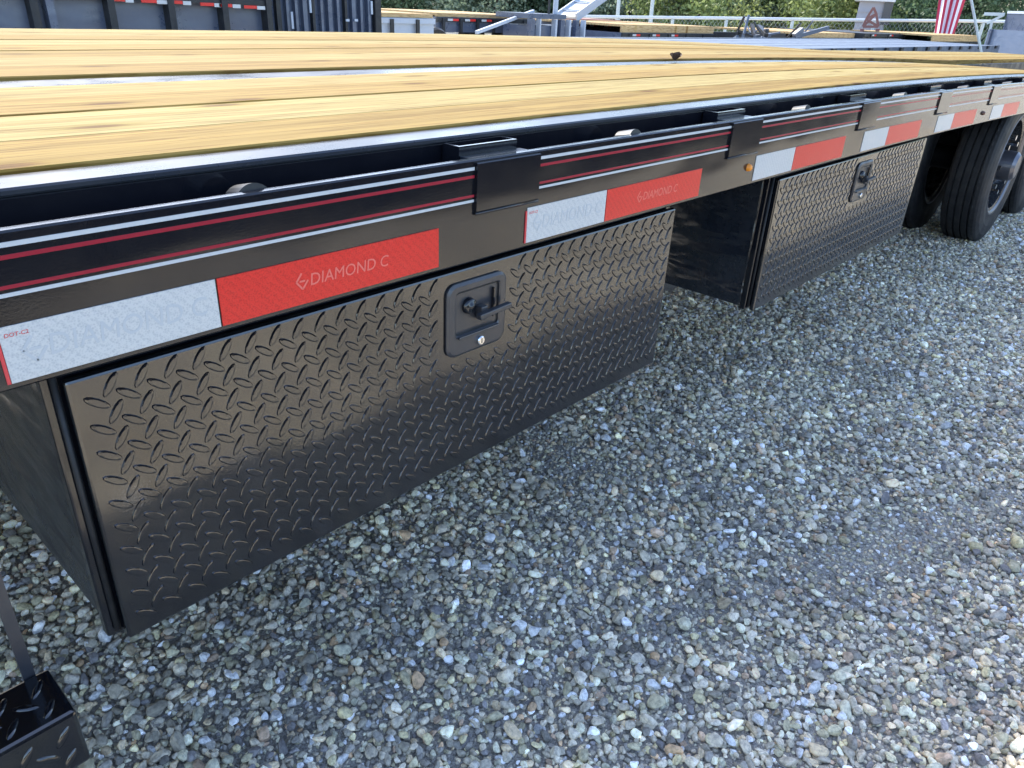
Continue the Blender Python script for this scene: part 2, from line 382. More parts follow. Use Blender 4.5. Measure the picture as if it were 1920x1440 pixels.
tb(MB().cbox(6.3, 14.0, 1.886, 1.897, Z - 0.42, Z - 0.190, 0.001), 'dark_gap_plate', M_dark, bent='far')  # added plate that makes the gap below the far planks read as dark
# outer side rail (near)
tb(MB().cbox(XA, XC, 0.650, 0.6625, Z - 0.2985, Z - 0.171, 0.0018), 'side_rail', M_black)
tb(MB().cbox(XA, XC, 0.6635, 0.80, Z - 0.300, Z - 0.2935, 0.001), 'side_rail_lip', M_dark)
tb(MB().cbox(XA, 14.0, 3.125, 3.1375, Z - 0.2985, Z - 0.168, 0.0018), 'side_rail', M_black, bent='far')
# pockets, spools, stripes, tape
PX = [0.0635 + 0.65 * k for k in range(-2, 14)]
for px in PX:
    a, b_ = px - 0.059, px + 0.059
    tb(MB().cbox(a, b_, 0.6458, 0.6498, Z - 0.2345, Z - 0.1745, 0.0012), 'stake_pocket_plate', M_black)
    mb = MB()                               # square tube standing between rail and deck channel, open on top
    z0, z1 = Z - 0.262, Z - 0.1610
    mb.box(a + .004, b_ - .008, .6825, .6865, z0, z1); mb.box(a + .004, b_ - .008, .7085, .7125, z0, z1)
    mb.box(a + .004, a + .008, .6866, .7084, z0, z1); mb.box(b_ - .012, b_ - .008, .6866, .7084, z0, z1)
    pk = tb(mb, 'stake_pocket', M_black)
    lg = MB(); lg.box(a + .006, b_ - .002, .6628, .6823, Z - 0.180, Z - 0.1728); tb(lg, 'pocket_ledge', M_flange)
    wl = MB(); wl.tube((a, .6475, Z - 0.2365), (b_, .6475, Z - 0.2365), 0.0022, 6); tb(wl, 'weld_bead', M_black, smooth=True)
    sp = MB(); c = px + 0.305
    sp.tube((c, .6628, Z - 0.186), (c, .692, Z - 0.190), 0.021, 24, .018); tb(sp, 'pipe_spool', M_dark, smooth=False)
for i in range(len(PX) - 1):
    a, b_ = PX[i] + 0.0605, PX[i + 1] - 0.0605
    if b_ > 5.2: continue
    for (zt, zb_, m_) in ((0.1794, 0.1832, M_stripew), (0.1890, 0.1925, M_striper), (0.2125, 0.2155, M_striper), (0.2186, 0.2217, M_stripew)):
        mb = MB()
        mb.prism_x([(.6492, Z - zb_), (.64995, Z - zb_), (.64995, Z - zt), (.6492, Z - zt)], a, b_)
        if m_ is M_striper and zt > 0.2 and i <= 3:
            tb(mb, 'pinstripe', m_)
        else: tb(mb, 'pinstripe', m_)
def text(s, size, loc, m_, parent, sx=1.0, shear=0.12):
    cu = bpy.data.curves.new('lettering', 'FONT'); cu.body = s; cu.size = size; cu.extrude = 0.0001; cu.shear = shear
    cu.align_x = 'CENTER'; cu.align_y = 'CENTER'; cu.resolution_u = 3
    cu.materials.append(m_)
    o = bpy.data.objects.new('lettering', cu); C.objects.link(o); o.parent = parent
    o.rotation_euler = (R(90), 0, 0); o.location = loc; o.scale = (sx, 1, 1); return o
def emblem(loc, s, m_, parent):
    mb = MB(); x, y, z = loc        # open diamond outline beside the letters
    pts = [(-.5, 0), (0, .62), (.5, 0), (0, -.62)]
    for i in range(4):
        if i == 1: continue
        p, q = pts[i], pts[(i + 1) % 4]
        mb.bar((x + p[0] * s, y, z + p[1] * s), (x + q[0] * s, y, z + q[1] * s), 0.0002, s * .14)
    mb.bar((x - .22 * s, y, z), (x + .25 * s, y, z), 0.0002, s * .14)
    return mb.build('emblem', m_, parent)
TX = [0.130, 0.755, 1.430, 2.020, 2.650, 3.350]
for k, tx in enumerate(TX + [4.0, 4.65]):
    zt, zb_ = Z - 0.2445, Z - 0.2925
    sg = 0.181; dz = bend(tx)
    a = tb(MB().prism_x([(.6488, zb_), (.6499, zb_), (.6499, zt), (.6488, zt)], tx, tx + sg - .001), 'white_tape', M_tapew)
    b2 = tb(MB().prism_x([(.6488, zb_), (.6499, zb_), (.6499, zt), (.6488, zt)], tx + sg + .001, tx + sg + .283), 'red_tape', M_taper)
    if k < 2:
        zc = (zt + zb_) / 2
        text('DIAMOND C', 0.0185, (tx + sg + .153, .6486, zc), M_letr, b2, 0.98)
        emblem((tx + sg + .092, .6486, zc + .001), .014, M_letr, b2)
        text('DIAMOND C', 0.026, (tx + .100, .6486, zc), M_letw, a, 0.92)
        emblem((tx + .022, .6486, zc + .001), .018, M_letw, a)
        e = MB(); e.prism_x([(.6486, zb_), (.6499, zb_), (.6499, zt - .004), (.6486, zt - .004)], tx - .0032, tx - .0005); e.build('edge_seal', M_redink, a)
        text('DOT-C2', 0.0048, (tx + .012, .6486, zt - .0075), M_redink, a, 1.0)
# marker lights
for mx_, m_ in ((1.402, M_amber), (3.22, M_amberoff)):
    mb = MB(); mb.lathe_y((mx_, .6497, Z - 0.2635 + bend(mx_)), [(0.0, -.008), (.0035, -.0076), (.0062, -.005), (.0075, 0.0)], 16)
    tb(mb, 'marker_light', m_, bent=False, smooth=True)
# crossmembers and main beams
for k in range(20):
    x = -1.5 + 0.55 * k
    tb(MB().box(x, x + .04, .725, 3.05 if x < 5 else 1.88, Z - 0.265, Z - 0.19), 'crossmember', M_dark)
for yy in (1.26, 2.55):
    mb = MB(); mb.cbox(XA, XC, yy, yy + .10, Z - .46, Z - .45, .001); mb.cbox(XA, XC, yy + .045, yy + .055, Z - .449, Z - .268, .001)
    tb(mb, 'main_beam', M_dark)

# ---- tool boxes
def lug_mesh(x0, x1, z0, z1, skip):
    V, F = [], []; pit = 0.0284; n = 12
    Lh, Wh, H = 0.0136, 0.0045, 0.0013
    prof = []
    for i in range(n):
        t = 2 * math.pi * i / n; c, s_ = math.cos(t), math.sin(t)
        prof.append((Lh * c, Wh * s_))
    nx, nz = int((x1 - x0) / pit) + 2, int((z1 - z0) / pit) + 2
    for fam in (0, 1):
        for i in range(nx):
            for j in range(nz):
                cx = x0 + (i + .5 * fam) * pit + .006; cz = z0 + (j + .5 * fam) * pit + .006
                if cx < x0 + .012 or cx > x1 - .012 or cz < z0 + .010 or cz > z1 - .010: continue
                if skip[0] < cx < skip[1] and skip[2] < cz < skip[3]: continue
                an = R(56) if fam == 0 else R(-38)
                ca, sa = math.cos(an), math.sin(an); b0 = len(V)
                for sc_, y in ((1.0, 0.0005), (0.84, -H * .8), (0.62, -H)):
                    for px_, pz_ in prof:
                        a_, c_ = px_ * sc_ if sc_ == 1 else px_ * (sc_ + .06), pz_ * sc_
                        V.append((cx + a_ * ca - c_ * sa, y, cz + a_ * sa + c_ * ca))
                for r_ in (0, 1):
                    for q in range(n):
                        F.append((b0 + r_ * n + q, b0 + r_ * n + (q + 1) % n, b0 + (r_ + 1) * n + (q + 1) % n, b0 + (r_ + 1) * n + q))
                F.append(tuple(b0 + 2 * n + q for q in range(n)))
    return V, F
def rrect(x0, x1, z0, z1, r, n=6):
    pts = []
    for cx, cz, a0 in ((x1 - r, z1 - r, 0), (x0 + r, z1 - r, 90), (x0 + r, z0 + r, 180), (x1 - r, z0 + r, 270)):
        for i in range(n + 1):
            t = R(a0 + 90 * i / n); pts.append((cx + r * math.cos(t), cz + r * math.sin(t)))
    return pts
def loops(mb, rings):
    """rings: [(outline, y)] of equal length, bridged in order and closed at the last"""
    n = len(rings[0][0]); vs = [(x, y, z) for o_, y in rings for x, z in o_]; fs = []
    for k in range(len(rings) - 1):
        fs += [(k * n + i, k * n + (i + 1) % n, (k + 1) * n + (i + 1) % n, (k + 1) * n + i) for i in range(n)]
    fs.append(tuple((len(rings) - 1) * n + i for i in range(n)))
    return mb.add(vs, fs)
def toolbox(x0, x1, dz, label):
    zt, zb_ = Z - 0.303 + dz, Z - 0.622 + dz; yf = 0.672
    body = MB(); body.box(x0 + .004, x1 - .004, yf + .030, yf + .47, zb_ + .006, zt)
    bx = body.build('tool_box', M_side, T, bevel=.004); bx.location = (0, -1.9, 0); bx['label'] = label
    fr = MB()                                      # flange round the opening
    ye0, ye1 = yf + .0155, yf + .0295
    fr.box(x0 - .001, x0 + .022, ye0, ye1, zb_ + .002, zt - .001); fr.box(x1 - .022, x1 + .001, ye0, ye1, zb_ + .002, zt - .001)
    fr.box(x0 + .0225, x1 - .0225, ye0, ye1, zt - .022, zt - .001); fr.box(x0 + .0225, x1 - .0225, ye0, ye1, zb_ + .002, zb_ + .022)
    fr.build('door_frame', M_black, bx, bevel=.002)
    sl_ = MB(); sl_.tube((x0 + .009, yf + .0125, zb_ + .01), (x0 + .009, yf + .0125, zt - .005), .0032, 8)
    sl_.tube((x0 + .012, yf + .0125, zt - .0075), (x1 - .012, yf + .0125, zt - .0075), .0032, 8)
    sl_.build('rubber_seal', M_rubber, bx, smooth=True)
    d = MB(); d.box(x0 + .014, x1 - .003, yf, yf + .0115, zb_, zt - .012)
    dr = d.build('door_panel', M_tread, bx, bevel=.003)
    hx = (x0 + x1) / 2 + .008; h0, h1, g0, g1 = hx - .057, hx + .057, Z - .437 + dz, Z - .332 + dz
    V, F = lug_mesh(x0 + .016, x1 - .006, zb_ + .003, zt - .014, (h0 - .012, h1 + .012, g0 - .012, g1 + .012))
    lm = MB(); lm.add([(x, y + yf - .0002, z) for x, y, z in V], F)
    lo = lm.build('tread_pattern', M_tread, bx, smooth=False); lo['kind'] = 'stuff'
    # latch: bezel, recessed pan, T handle, lock
    bz = MB(); o1 = rrect(h0, h1, g0, g1, .016); o2 = rrect(h0 + .004, h1 - .004, g0 + .004, g1 - .004, .013)
    i1 = rrect(h0 + .014, h1 - .013, g0 + .028, g1 - .011, .006); i2 = rrect(h0 + .016, h1 - .015, g0 + .030, g1 - .013, .005)
    loops(bz, [(o1, yf - .0005), (o1, yf - .003), (o2, yf - .0055), (i1, yf - .0055), (i2, yf - .004), (i2, yf - .0015)])
    bz.build('latch_plate', M_latch, bx)
    rec = MB(); rx0, rx1, rz0, rz1 = h0 + .0165, h1 - .0155, g0 + .0305, g1 - .0135
    pan = rrect(rx0, rx1, rz0, rz1, .004); pan2 = rrect(rx0 + .004, rx1 - .004, rz0 + .004, rz1 - .004, .004)
    # side wall blocks give the pan its depth in front of the door skin
    loops(rec, [(pan, yf - .0018), (pan2, yf - .0012)]); rec.build('latch_pan', M_dark, bx)
    kb = MB(); kx, kz = hx - .016, rz1 - .022
    kb.lathe_y((kx, yf, kz), [(.0, -.0115), (.004, -.0115), (.0045, -.0095), (.0085, -.0095), (.0105, -.008), (.0118, -.002)], 24)
    kb.build('lock_knob', M_black, bx, smooth=True)
    th = MB()
    th.box(hx - .002, hx + .010, yf - .0145, yf - .0025, rz0 + .016, rz0 + .036)
    hb = [(hx - .010, rz0 + .026), (hx + .052, rz0 + .037)]
    th.bar((hx - .012, yf - .0185, rz0 + .026), (hx + .050, yf - .0185, rz0 + .029), .009, .0075)
    th.build('latch_handle', M_latch, bx, bevel=.0015)
    lp = MB(); lp.box(h0 + .018, h1 - .018, yf - .010, yf - .0058, g0 + .026, g0 + .0305); lp.build('latch_lip', M_latch, bx, bevel=.001)
    st = MB(); st.box(rx1 - .012, rx1 - .010, yf - .0065, yf - .0022, rz0 + .012, rz1 - .006); st.build('latch_rib', M_black, bx)
    ch = MB(); ch.lathe_y((hx + .004, yf, g0 + .014), [(.0, -.0105), (.0052, -.0105), (.0066, -.0092), (.0066, -.0050)], 20)
    co_ = ch.build('key_lock', M_chrome, bx, smooth=False)
    ks = MB(); ks.box(hx + .0032, hx + .0048, yf - .0107, yf - .01035, g0 + .0105, g0 + .0175); ks.build('key_slot', M_dark, bx)
    return bx
toolbox(0.158, 1.193, 0.0, 'near tread plate tool box with its square recessed latch')
toolbox(1.605, 2.690, -0.002, 'far tread plate tool box next to the wheels')

# ---- folding step at lower left: hanging bracket and tread plate tray
stp = MB(); stp.box(-.42, .094, .585, .655, .3445, .412)
so_ = stp.build('side_step', M_tread, T, bevel=.004); so_.location = (0, -1.9, 0)
V, F = [], []
for i in range(14):
    for fam in (0, 1):
        cx = .078 - i * .0298 - fam * .0149
        for cz in ((.36, .39) if fam == 0 else (.375,)):
            an = R(56) if fam == 0 else R(-38); ca, sa = math.cos(an), math.sin(an); b0 = len(V)
            for sc_, y in ((1, .0005), (.8, -.0014), (.4, -.0019)):
                for q in range(10):
                    t = 2 * math.pi * q / 10; a_, c_ = .0125 * math.cos(t) * sc_, .0037 * math.sin(t) * sc_
                    V.append((cx + a_ * ca - c_ * sa, .585 + y, cz + a_ * sa + c_ * ca))
            for r_ in (0, 1):
                F += [(b0 + r_ * 10 + q, b0 + r_ * 10 + (q + 1) % 10, b0 + (r_ + 1) * 10 + (q + 1) % 10, b0 + (r_ + 1) * 10 + q) for q in range(10)]
            F.append(tuple(b0 + 20 + q for q in range(10)))
        for cy in ((.604, .634) if fam == 0 else (.619,)):
            an = R(56) if fam == 0 else R(-38); ca, sa = math.cos(an), math.sin(an); b0 = len(V)
            for sc_, z in ((1, -.0005), (.8, .0014), (.4, .0019)):
                for q in range(10):
                    t = 2 * math.pi * q / 10; a_, c_ = .0125 * math.cos(t) * sc_, .0037 * math.sin(t) * sc_
                    V.append((cx + a_ * ca - c_ * sa, cy + a_ * sa + c_ * ca, .412 + z))
            for r_ in (0, 1):
                F += [(b0 + r_ * 10 + q, b0 + r_ * 10 + (q + 1) % 10, b0 + (r_ + 1) * 10 + (q + 1) % 10, b0 + (r_ + 1) * 10 + q) for q in range(10)]
            F.append(tuple(b0 + 20 + q for q in range(10)))
lm = MB(); lm.add(V, F); lo = lm.build('tread_pattern', M_tread, so_, smooth=True); lo['kind'] = 'stuff'
MB().box(.073, .083, .6555, .6605, .35, .705).box(-.41, -.40, .6555, .6605, .35, .705).build('step_hanger', M_latch, so_)

# ---- wheels
def wheel(x, y0, y1, r, outer):
    e = bpy.data.objects.new('wheel', None); C.objects.link(e); e.parent = T; e.location = (x, (y0 + y1) / 2 - 1.9, r)
    hw = (y1 - y0) / 2
    t = MB(); prof = [(r * .60, -hw * .80), (r * .64, -hw * .93), (r * .78, -hw * 1.0), (r * .90, -hw * .97), (r * .965, -hw * .88), (r * .992, -hw * .78)]
    for g_ in (-.52, -.18, .18, .52):                                   # circumferential grooves
        prof += [(r, hw * (g_ - .045)), (r - .010, hw * (g_ - .035)), (r - .010, hw * (g_ + .035)), (r, hw * (g_ + .045))]
    prof += [(a, -b_) for a, b_ in reversed(prof[:6])]
    t.lathe_y((0, 0, 0), prof, 96); t.build('tire', M_rubber, e, smooth=False)
    tr = MB()                                                           # shoulder blocks
    for k in range(72):
        a_ = 2 * math.pi * k / 72; c_, s_ = math.cos(a_), math.sin(a_)
        for sg in (-1, 1):
            rr = r * .985
            vs = []
            for da, dy, dr in ((-.02, .62, .007), (.02, .62, .007), (.02, .90, -.012), (-.02, .90, -.012)):
                vs += [((rr + dr) * math.cos(a_ + da), sg * hw * dy, (rr + dr) * math.sin(a_ + da)), ((rr - .02) * math.cos(a_ + da), sg * hw * dy, (rr - .02) * math.sin(a_ + da))]
            tr.add(vs, [(0, 2, 4, 6), (0, 1, 3, 2), (2, 3, 5, 4), (4, 5, 7, 6), (6, 7, 1, 0)])
    o = tr.build('tread_blocks', M_rubber, e); o['kind'] = 'stuff'
    rm = MB(); dsh = -hw * .15 if outer else hw * .1
    rm.lathe_y((0, 0, 0), [(r * .60, -hw * .86), (r * .55, -hw * .80), (r * .53, -hw * .3), (r * .50, dsh), (r * .22, dsh - .035), (r * .20, dsh - .045), (0, dsh - .045)], 48)
    rm.build('rim', M_rim, e, smooth=False)
    lip = MB(); lip.lathe_y((0, 0, 0), [(r * .585, -hw * .83), (r * .605, -hw * .93), (r * .635, -hw * .955), (r * .64, -hw * .93)], 64)
    lip.build('rim_lip', M_rimedge, e, smooth=True)
    if outer:
        hb = MB(); hb.lathe_y((0, 0, 0), [(r * .19, dsh - .044), (r * .18, dsh - .10), (r * .14, dsh - .115), (0, dsh - .115)], 32); hb.build('hub', M_rimedge, e, smooth=False)
        for k in range(8):
            a_ = 2 * math.pi * k / 8; q = MB(); c_ = Vector((r * .34 * math.cos(a_), dsh - .02, r * .34 * math.sin(a_)))
            q.tube(c_ + Vector((0, .0, 0)), c_ + Vector((0, -.05, 0)), .013, 6); q.build('lug_nut', M_chrome, e)
RW = 0.388
for wx in (4.50, 5.42):
    wheel(wx, .722, .905, RW, True); wheel(wx, 1.015, 1.20, RW, False); wheel(wx, 2.60, 2.785, RW, False); wheel(wx, 2.88, 3.06, RW, True)
    MB().tube((wx, .91, RW), (wx, 2.88, RW), .06, 12).build('axle', M_dark, T, smooth=True).location = (0, -1.9, 0)
    tb(MB().box(wx - .35, wx - .25, 1.28, 1.36, .42, Z - .46), 'spring_hanger', M_dark, bent=False)
# mud flap between the near box and the wheels, close behind the second tool box
tb(MB().box(3.30, 3.306, 1.00, 1.22, .16, .70), 'mud_flap', M_rubber, bent=False)

# dry leaf lying on the centre flange
lf = MB(); lv = []; lf_f = []
lp_ = P(1258, 114, 1.49); lx = lp_.x
n_ = 9
for i in range(n_):
    t = i / (n_ - 1); wd = .022 * math.sin(math.pi * t) ** .7
    zc = Z - .1535 + bend(lx) + .006 + .02 * abs(t - .45) + .0
    lv += [(lx - .02 + .045 * t, 1.475 - wd, zc + .012), (lx - .02 + .045 * t, 1.475, zc - .004), (lx - .02 + .045 * t, 1.475 + wd, zc + .014)]
    if i: k = i * 3; lf_f += [(k - 3, k - 2, k + 1, k), (k - 2, k - 1, k + 2, k + 1)]
lf.add(lv, lf_f); M_leafd, _, _ = mat('dry_leaf_brown', (0.07, 0.04, 0.025), 0.8)
tag(lf.build('dry_leaf', M_leafd), 'small dark curled leaf lying on the steel strip of the pine deck', 'leaf')

# ------------------------------------------------------------ low black trailer added behind the camera to darken the side rail reflections
nb = empty('added_reflection_trailer', (0, -2.5, 0)); tag(nb, 'added low black skirted trailer, unseen behind the camera, put in to darken reflections in the glossy side rail', 'trailer')
for nm, bx_ in (('deck', (-4.5, 9.0, -3.6, -1.47, .50, .56)), ('side_skirt', (-4.5, 9.0, -1.50, -1.474, .06, .499)), ('rub_rail', (-4.5, 9.0, -1.469, -1.455, .44, .52)), ('tail_panel', (8.955, 8.995, -3.6, -1.51, .06, .499))):
    o = MB().box(*bx_).build(nm, M_black if nm != 'deck' else M_dark, nb); o.location = (0, 2.5, 0)
for x_ in (-3.5, -2.4, -1.3, -.2, .9, 2.0, 3.1, 4.2, 5.3, 6.4, 7.5, 8.6):
    o = MB().box(x_, x_ + .1, -1.473, -1.45, .10, .43).build('stake_pocket', M_dark, nb); o.location = (0, 2.5, 0)

# ------------------------------------------------------------ the yard behind
def bg_part(mb, name, m_, par): 
    o = mb.build(name, m_, par); return o
# big black dump trailer on the left
Y0 = 7.0
dt = empty('dump_trailer', (1.5, Y0 + 1, 0)); tag(dt, 'black high sided dump trailer with reflectors behind the left end of the deck', 'trailer')
def loc(o, par): o.location = -par.location; return o
xe = P(508, 10, Y0).x
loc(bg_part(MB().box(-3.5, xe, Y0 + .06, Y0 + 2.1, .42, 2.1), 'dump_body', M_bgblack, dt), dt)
loc(bg_part(MB().box(-3.5, xe, Y0 - .03, Y0 + .058, .865, .905), 'side_rail', M_dark, dt), dt)
loc(bg_part(MB().box(-3.5, xe + .02, Y0 - .03, Y0 + .058, .36, .50), 'bottom_rail', M_dark, dt), dt)
for u in (-160, -50, 62, 92, 206, 318, 418, 500):
    x = P(u, 20, Y0).x
    loc(bg_part(MB().box(x - .028, x + .028, Y0 - .05, Y0 + .057, .502, 2.1), 'side_post', M_dark if u != 92 else M_bgblack, dt), dt)
for u0, u1, vv in ((237, 252, 0), (296, 318, 3), (345, 360, 5), (404, 416, 9), (438, 453, 11), (484, 499, 14)):
    q0, q1 = P(u0, vv, Y0 - .055), P(u1, vv, Y0 - .055)
    loc(bg_part(MB().box(q0.x, q1.x, Y0 - .038, Y0 - .031, q0.z - .018, q0.z + .012), 'white_tape', M_tapew, dt), dt)
    loc(bg_part(MB().box(q0.x - .13, q0.x - .003, Y0 - .038, Y0 - .031, q0.z - .012, q0.z + .014), 'red_tape', M_taper, dt), dt)
for x in (-1.2, -0.2, 1.0):
    w_ = MB(); w_.lathe_y((x, Y0 + .2, .4), [(.0, -.02), (.2, -.03), (.22, -.1), (.38, -.1), (.4, -.06), (.4, .1)], 32); loc(bg_part(w_, 'wheel', M_rubber, dt), dt)
# dark ribbed container
Y1 = 7.4
ct = empty('storage_container', (5, Y1 + 1, 0)); tag(ct, 'dark ribbed steel container at the right end of the black dump trailer', 'container')
x0, x1 = P(512, 10, Y1).x, P(711, 10, Y1).x
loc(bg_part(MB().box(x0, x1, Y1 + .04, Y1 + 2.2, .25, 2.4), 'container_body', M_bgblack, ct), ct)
nr = 13
for k in range(nr):
    x = x0 + (x1 - x0) * (k + .5) / nr
    wd = .03 if k % 3 else .05
    loc(bg_part(MB().box(x - wd / 2, x + wd / 2, Y1 - .015, Y1 + .038, .30, 2.35), 'wall_rib', M_bgblack if k % 4 else M_dark, ct), ct)
loc(bg_part(MB().box(x1 - .07, x1 + .01, Y1 - .02, Y1 + .038, .25, 2.4), 'corner_post', M_dark, ct), ct)
for u, va, vb in ((582, 0, 24), (697, 2, 27), (546, 22, 54)):
    q = P(u, 10, Y1 - .03); z1_, z0_ = P(u, va, Y1 - .03).z, P(u, vb, Y1 - .03).z
    loc(bg_part(MB().box(q.x - .012, q.x + .012, Y1 - .032, Y1 - .021, z0_, z1_), 'lock_rod', M_gray, ct), ct)
for u in (652, 668):
    q = P(u, 38, Y1 - .03); loc(bg_part(MB().box(q.x - .022, q.x + .022, Y1 - .033, Y1 - .021, q.z - .012, q.z + .012), 'label_plate', M_gray, ct), ct)

def far_flatbed(u0, u1, vt, Y, deck_h, label, side=M_bgblack, npost=5, wood=True, depth=2.2, down=.30, tape=True, bits=3):
    p0, p1 = P(u0, vt, Y), P(u1, vt, Y); zt = (p0.z + p1.z) / 2
    r_ = empty('flatbed_trailer', ((p0.x + p1.x) / 2, Y + depth / 2, 0)); tag(r_, label, 'trailer', 'flatbed trailers parked across the yard')
    n_ = 6
    if wood:
        for k in range(n_):
            a_ = Y + .06 + (depth - .12) * k / n_
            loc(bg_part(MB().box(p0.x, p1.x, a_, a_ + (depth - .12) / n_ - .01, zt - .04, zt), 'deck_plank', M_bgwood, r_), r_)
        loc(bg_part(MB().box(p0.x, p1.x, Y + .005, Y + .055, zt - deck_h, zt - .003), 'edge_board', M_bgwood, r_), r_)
    loc(bg_part(MB().box(p0.x - .02, p1.x + .02, Y + .01, Y + depth, zt - down, zt - deck_h - .003), 'frame', side, r_), r_)
    loc(bg_part(MB().box(p0.x - .02, p1.x + .02, Y - .03, Y + .008, zt - deck_h - .075, zt - deck_h - .01), 'side_rail', side if side is M_gray else M_dark, r_), r_)
    for k in range(npost):
        x = p0.x + (p1.x - p0.x) * (k + .3) / npost
        loc(bg_part(MB().box(x - .03, x + .03, Y - .05, Y - .031, zt - down, zt - deck_h - .02), 'side_post', M_dark, r_), r_)
        if tape and k < bits:
            loc(bg_part(MB().box(x + .10, x + .22, Y - .036, Y - .031, zt - deck_h - .06, zt - deck_h - .025), 'white_tape', M_tapew, r_), r_)
            loc(bg_part(MB().box(x + .225, x + .36, Y - .036, Y - .031, zt - deck_h - .06, zt - deck_h - .025), 'red_tape', M_taper, r_), r_)
    for x in (p0.x + (p1.x - p0.x) * .55, p0.x + (p1.x - p0.x) * .55 + .9):
        w_ = MB(); w_.lathe_y((x, Y + .5, .3), [(.0, .02), (.15, .0), (.17, -.06), (.27, -.08), (.3, -.04), (.3, .12)], 28); loc(bg_part(w_, 'wheel', M_rubber, r_), r_)
    return r_, p0, p1, zt
far_flatbed(716, 812, 25, 9.0, .055, 'pale steel sided trailer with a pine top, just right of the dark container', M_gray, 2, True, 2.0, .5, False)
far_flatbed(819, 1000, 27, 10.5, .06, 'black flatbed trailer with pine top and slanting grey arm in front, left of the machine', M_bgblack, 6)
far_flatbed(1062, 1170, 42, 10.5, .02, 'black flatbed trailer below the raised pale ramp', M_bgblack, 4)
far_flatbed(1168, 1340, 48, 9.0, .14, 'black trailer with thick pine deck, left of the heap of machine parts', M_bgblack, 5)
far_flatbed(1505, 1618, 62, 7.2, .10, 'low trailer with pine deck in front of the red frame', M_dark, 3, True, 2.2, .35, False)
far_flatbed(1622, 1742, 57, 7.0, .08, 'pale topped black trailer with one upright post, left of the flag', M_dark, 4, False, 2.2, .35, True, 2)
far_flatbed(1752, 1838, 66, 6.2, .16, 'pine decked trailer under the striped flag', M_dark, 3, True, 2.2, .4, False)

# white upper edge and post of the pale topped trailer
p0, p1 = P(1622, 56, 18.9), P(1742, 56, 18.9)
# red brown flatbed stack
rb = empty('red_trailer_bed', (P(1140, 40, 12.5).x, 13, 0)); tag(rb, 'rust red trailer bed under the white fence rail at centre', 'trailer')
a, b_ = P(1098, 35, 12.5), P(1165, 38, 12.5)
loc(bg_part(MB().box(a.x, b_.x, 12.5, 14.2, a.z - .10, a.z - .01), 'bed', M_redpaint, rb), rb)
loc(bg_part(MB().box(a.x + .1, a.x + .25, 12.6, 14.1, 0, a.z - .103), 'support', M_dark, rb), rb)
loc(bg_part(MB().box(b_.x - .25, b_.x - .1, 12.6, 14.1, 0, a.z - .103), 'support', M_dark, rb), rb)

# machine: dark uprights, cab block and pale fittings in the middle
mc = empty('trailer_neck', (P(1040, 40, 9.5).x, 9.9, 0)); tag(mc, 'black gooseneck coupling with uprights and jack legs parked at centre beyond the deck', 'trailer neck')
q0, q1 = P(992, 30, 9.5), P(1062, 30, 9.5)
zt = P(1030, 30, 9.5).z
loc(bg_part(MB().box(q0.x, q1.x, 9.5, 10.3, zt - .05, zt + .03), 'neck_beam', M_bgblack, mc), mc)
for u, wd in ((996, .10), (1010, .03), (1040, .05), (1052, .12), (1066, .05), (1080, .09), (1094, .04)):
    x = P(u, 40, 9.5).x
    loc(bg_part(MB().box(x - wd / 2, x + wd / 2, 9.45, 9.55, 0, zt - .052), 'upright', M_bgblack if wd > .06 else M_gray, mc), mc)
loc(bg_part(MB().box(q0.x + .1, q1.x + .5, 9.56, 10.2, .2, zt - .16), 'tool_tray', M_bgblack, mc), mc)
q = P(1050, 12, 9.5); mb = MB(); mb.tube((q.x, 9.6, zt + .031), (q.x, 9.6, zt + .5), .045, 12); loc(bg_part(mb, 'jack_tube', M_gray, mc), mc)
q = P(1038, 12, 9.5); mb = MB(); mb.tube((q.x, 9.6, zt + .031), (q.x, 9.6, zt + .6), .022, 10); loc(bg_part(mb, 'post', M_dark, mc), mc)
# pale slanting arm and wide raised ramp
ar = MB(); ar.bar(P(893, 61, 9.6), P(1000, 21, 9.9), .05, .05)
tag(ar.build('slanting_beam', M_gray), 'thin pale slanting arm leaning across the black flatbed trailer', 'beam')
rp = empty('loading_ramp', P(1080, 30, 11.0)); tag(rp, 'wide pale raised ramp slanting up out of the top of the picture', 'ramp')
a, b_ = P(1062, 32, 11.0), P(1205, -70, 11.0)
mb = MB(); mb.bar(a, b_, .5, .05); loc(bg_part(mb, 'ramp_deck', M_white, rp), rp)
dr_ = (b_ - a)
for s_ in (-1, 1):
    mb = MB(); o_ = Vector((0, s_ * .26, .0)); mb.bar(a + o_, b_ + o_, .03, .16); loc(bg_part(mb, 'ramp_rail', M_gray, rp), rp)
for k in range(7):
    c_ = a + dr_ * ((k + .5) / 7) + Vector((0, 0, .04)); mb = MB(); mb.box(c_.x - .02, c_.x + .02, c_.y - .24, c_.y + .24, c_.z, c_.z + .03); loc(bg_part(mb, 'ramp_cleat', M_gray, rp), rp)

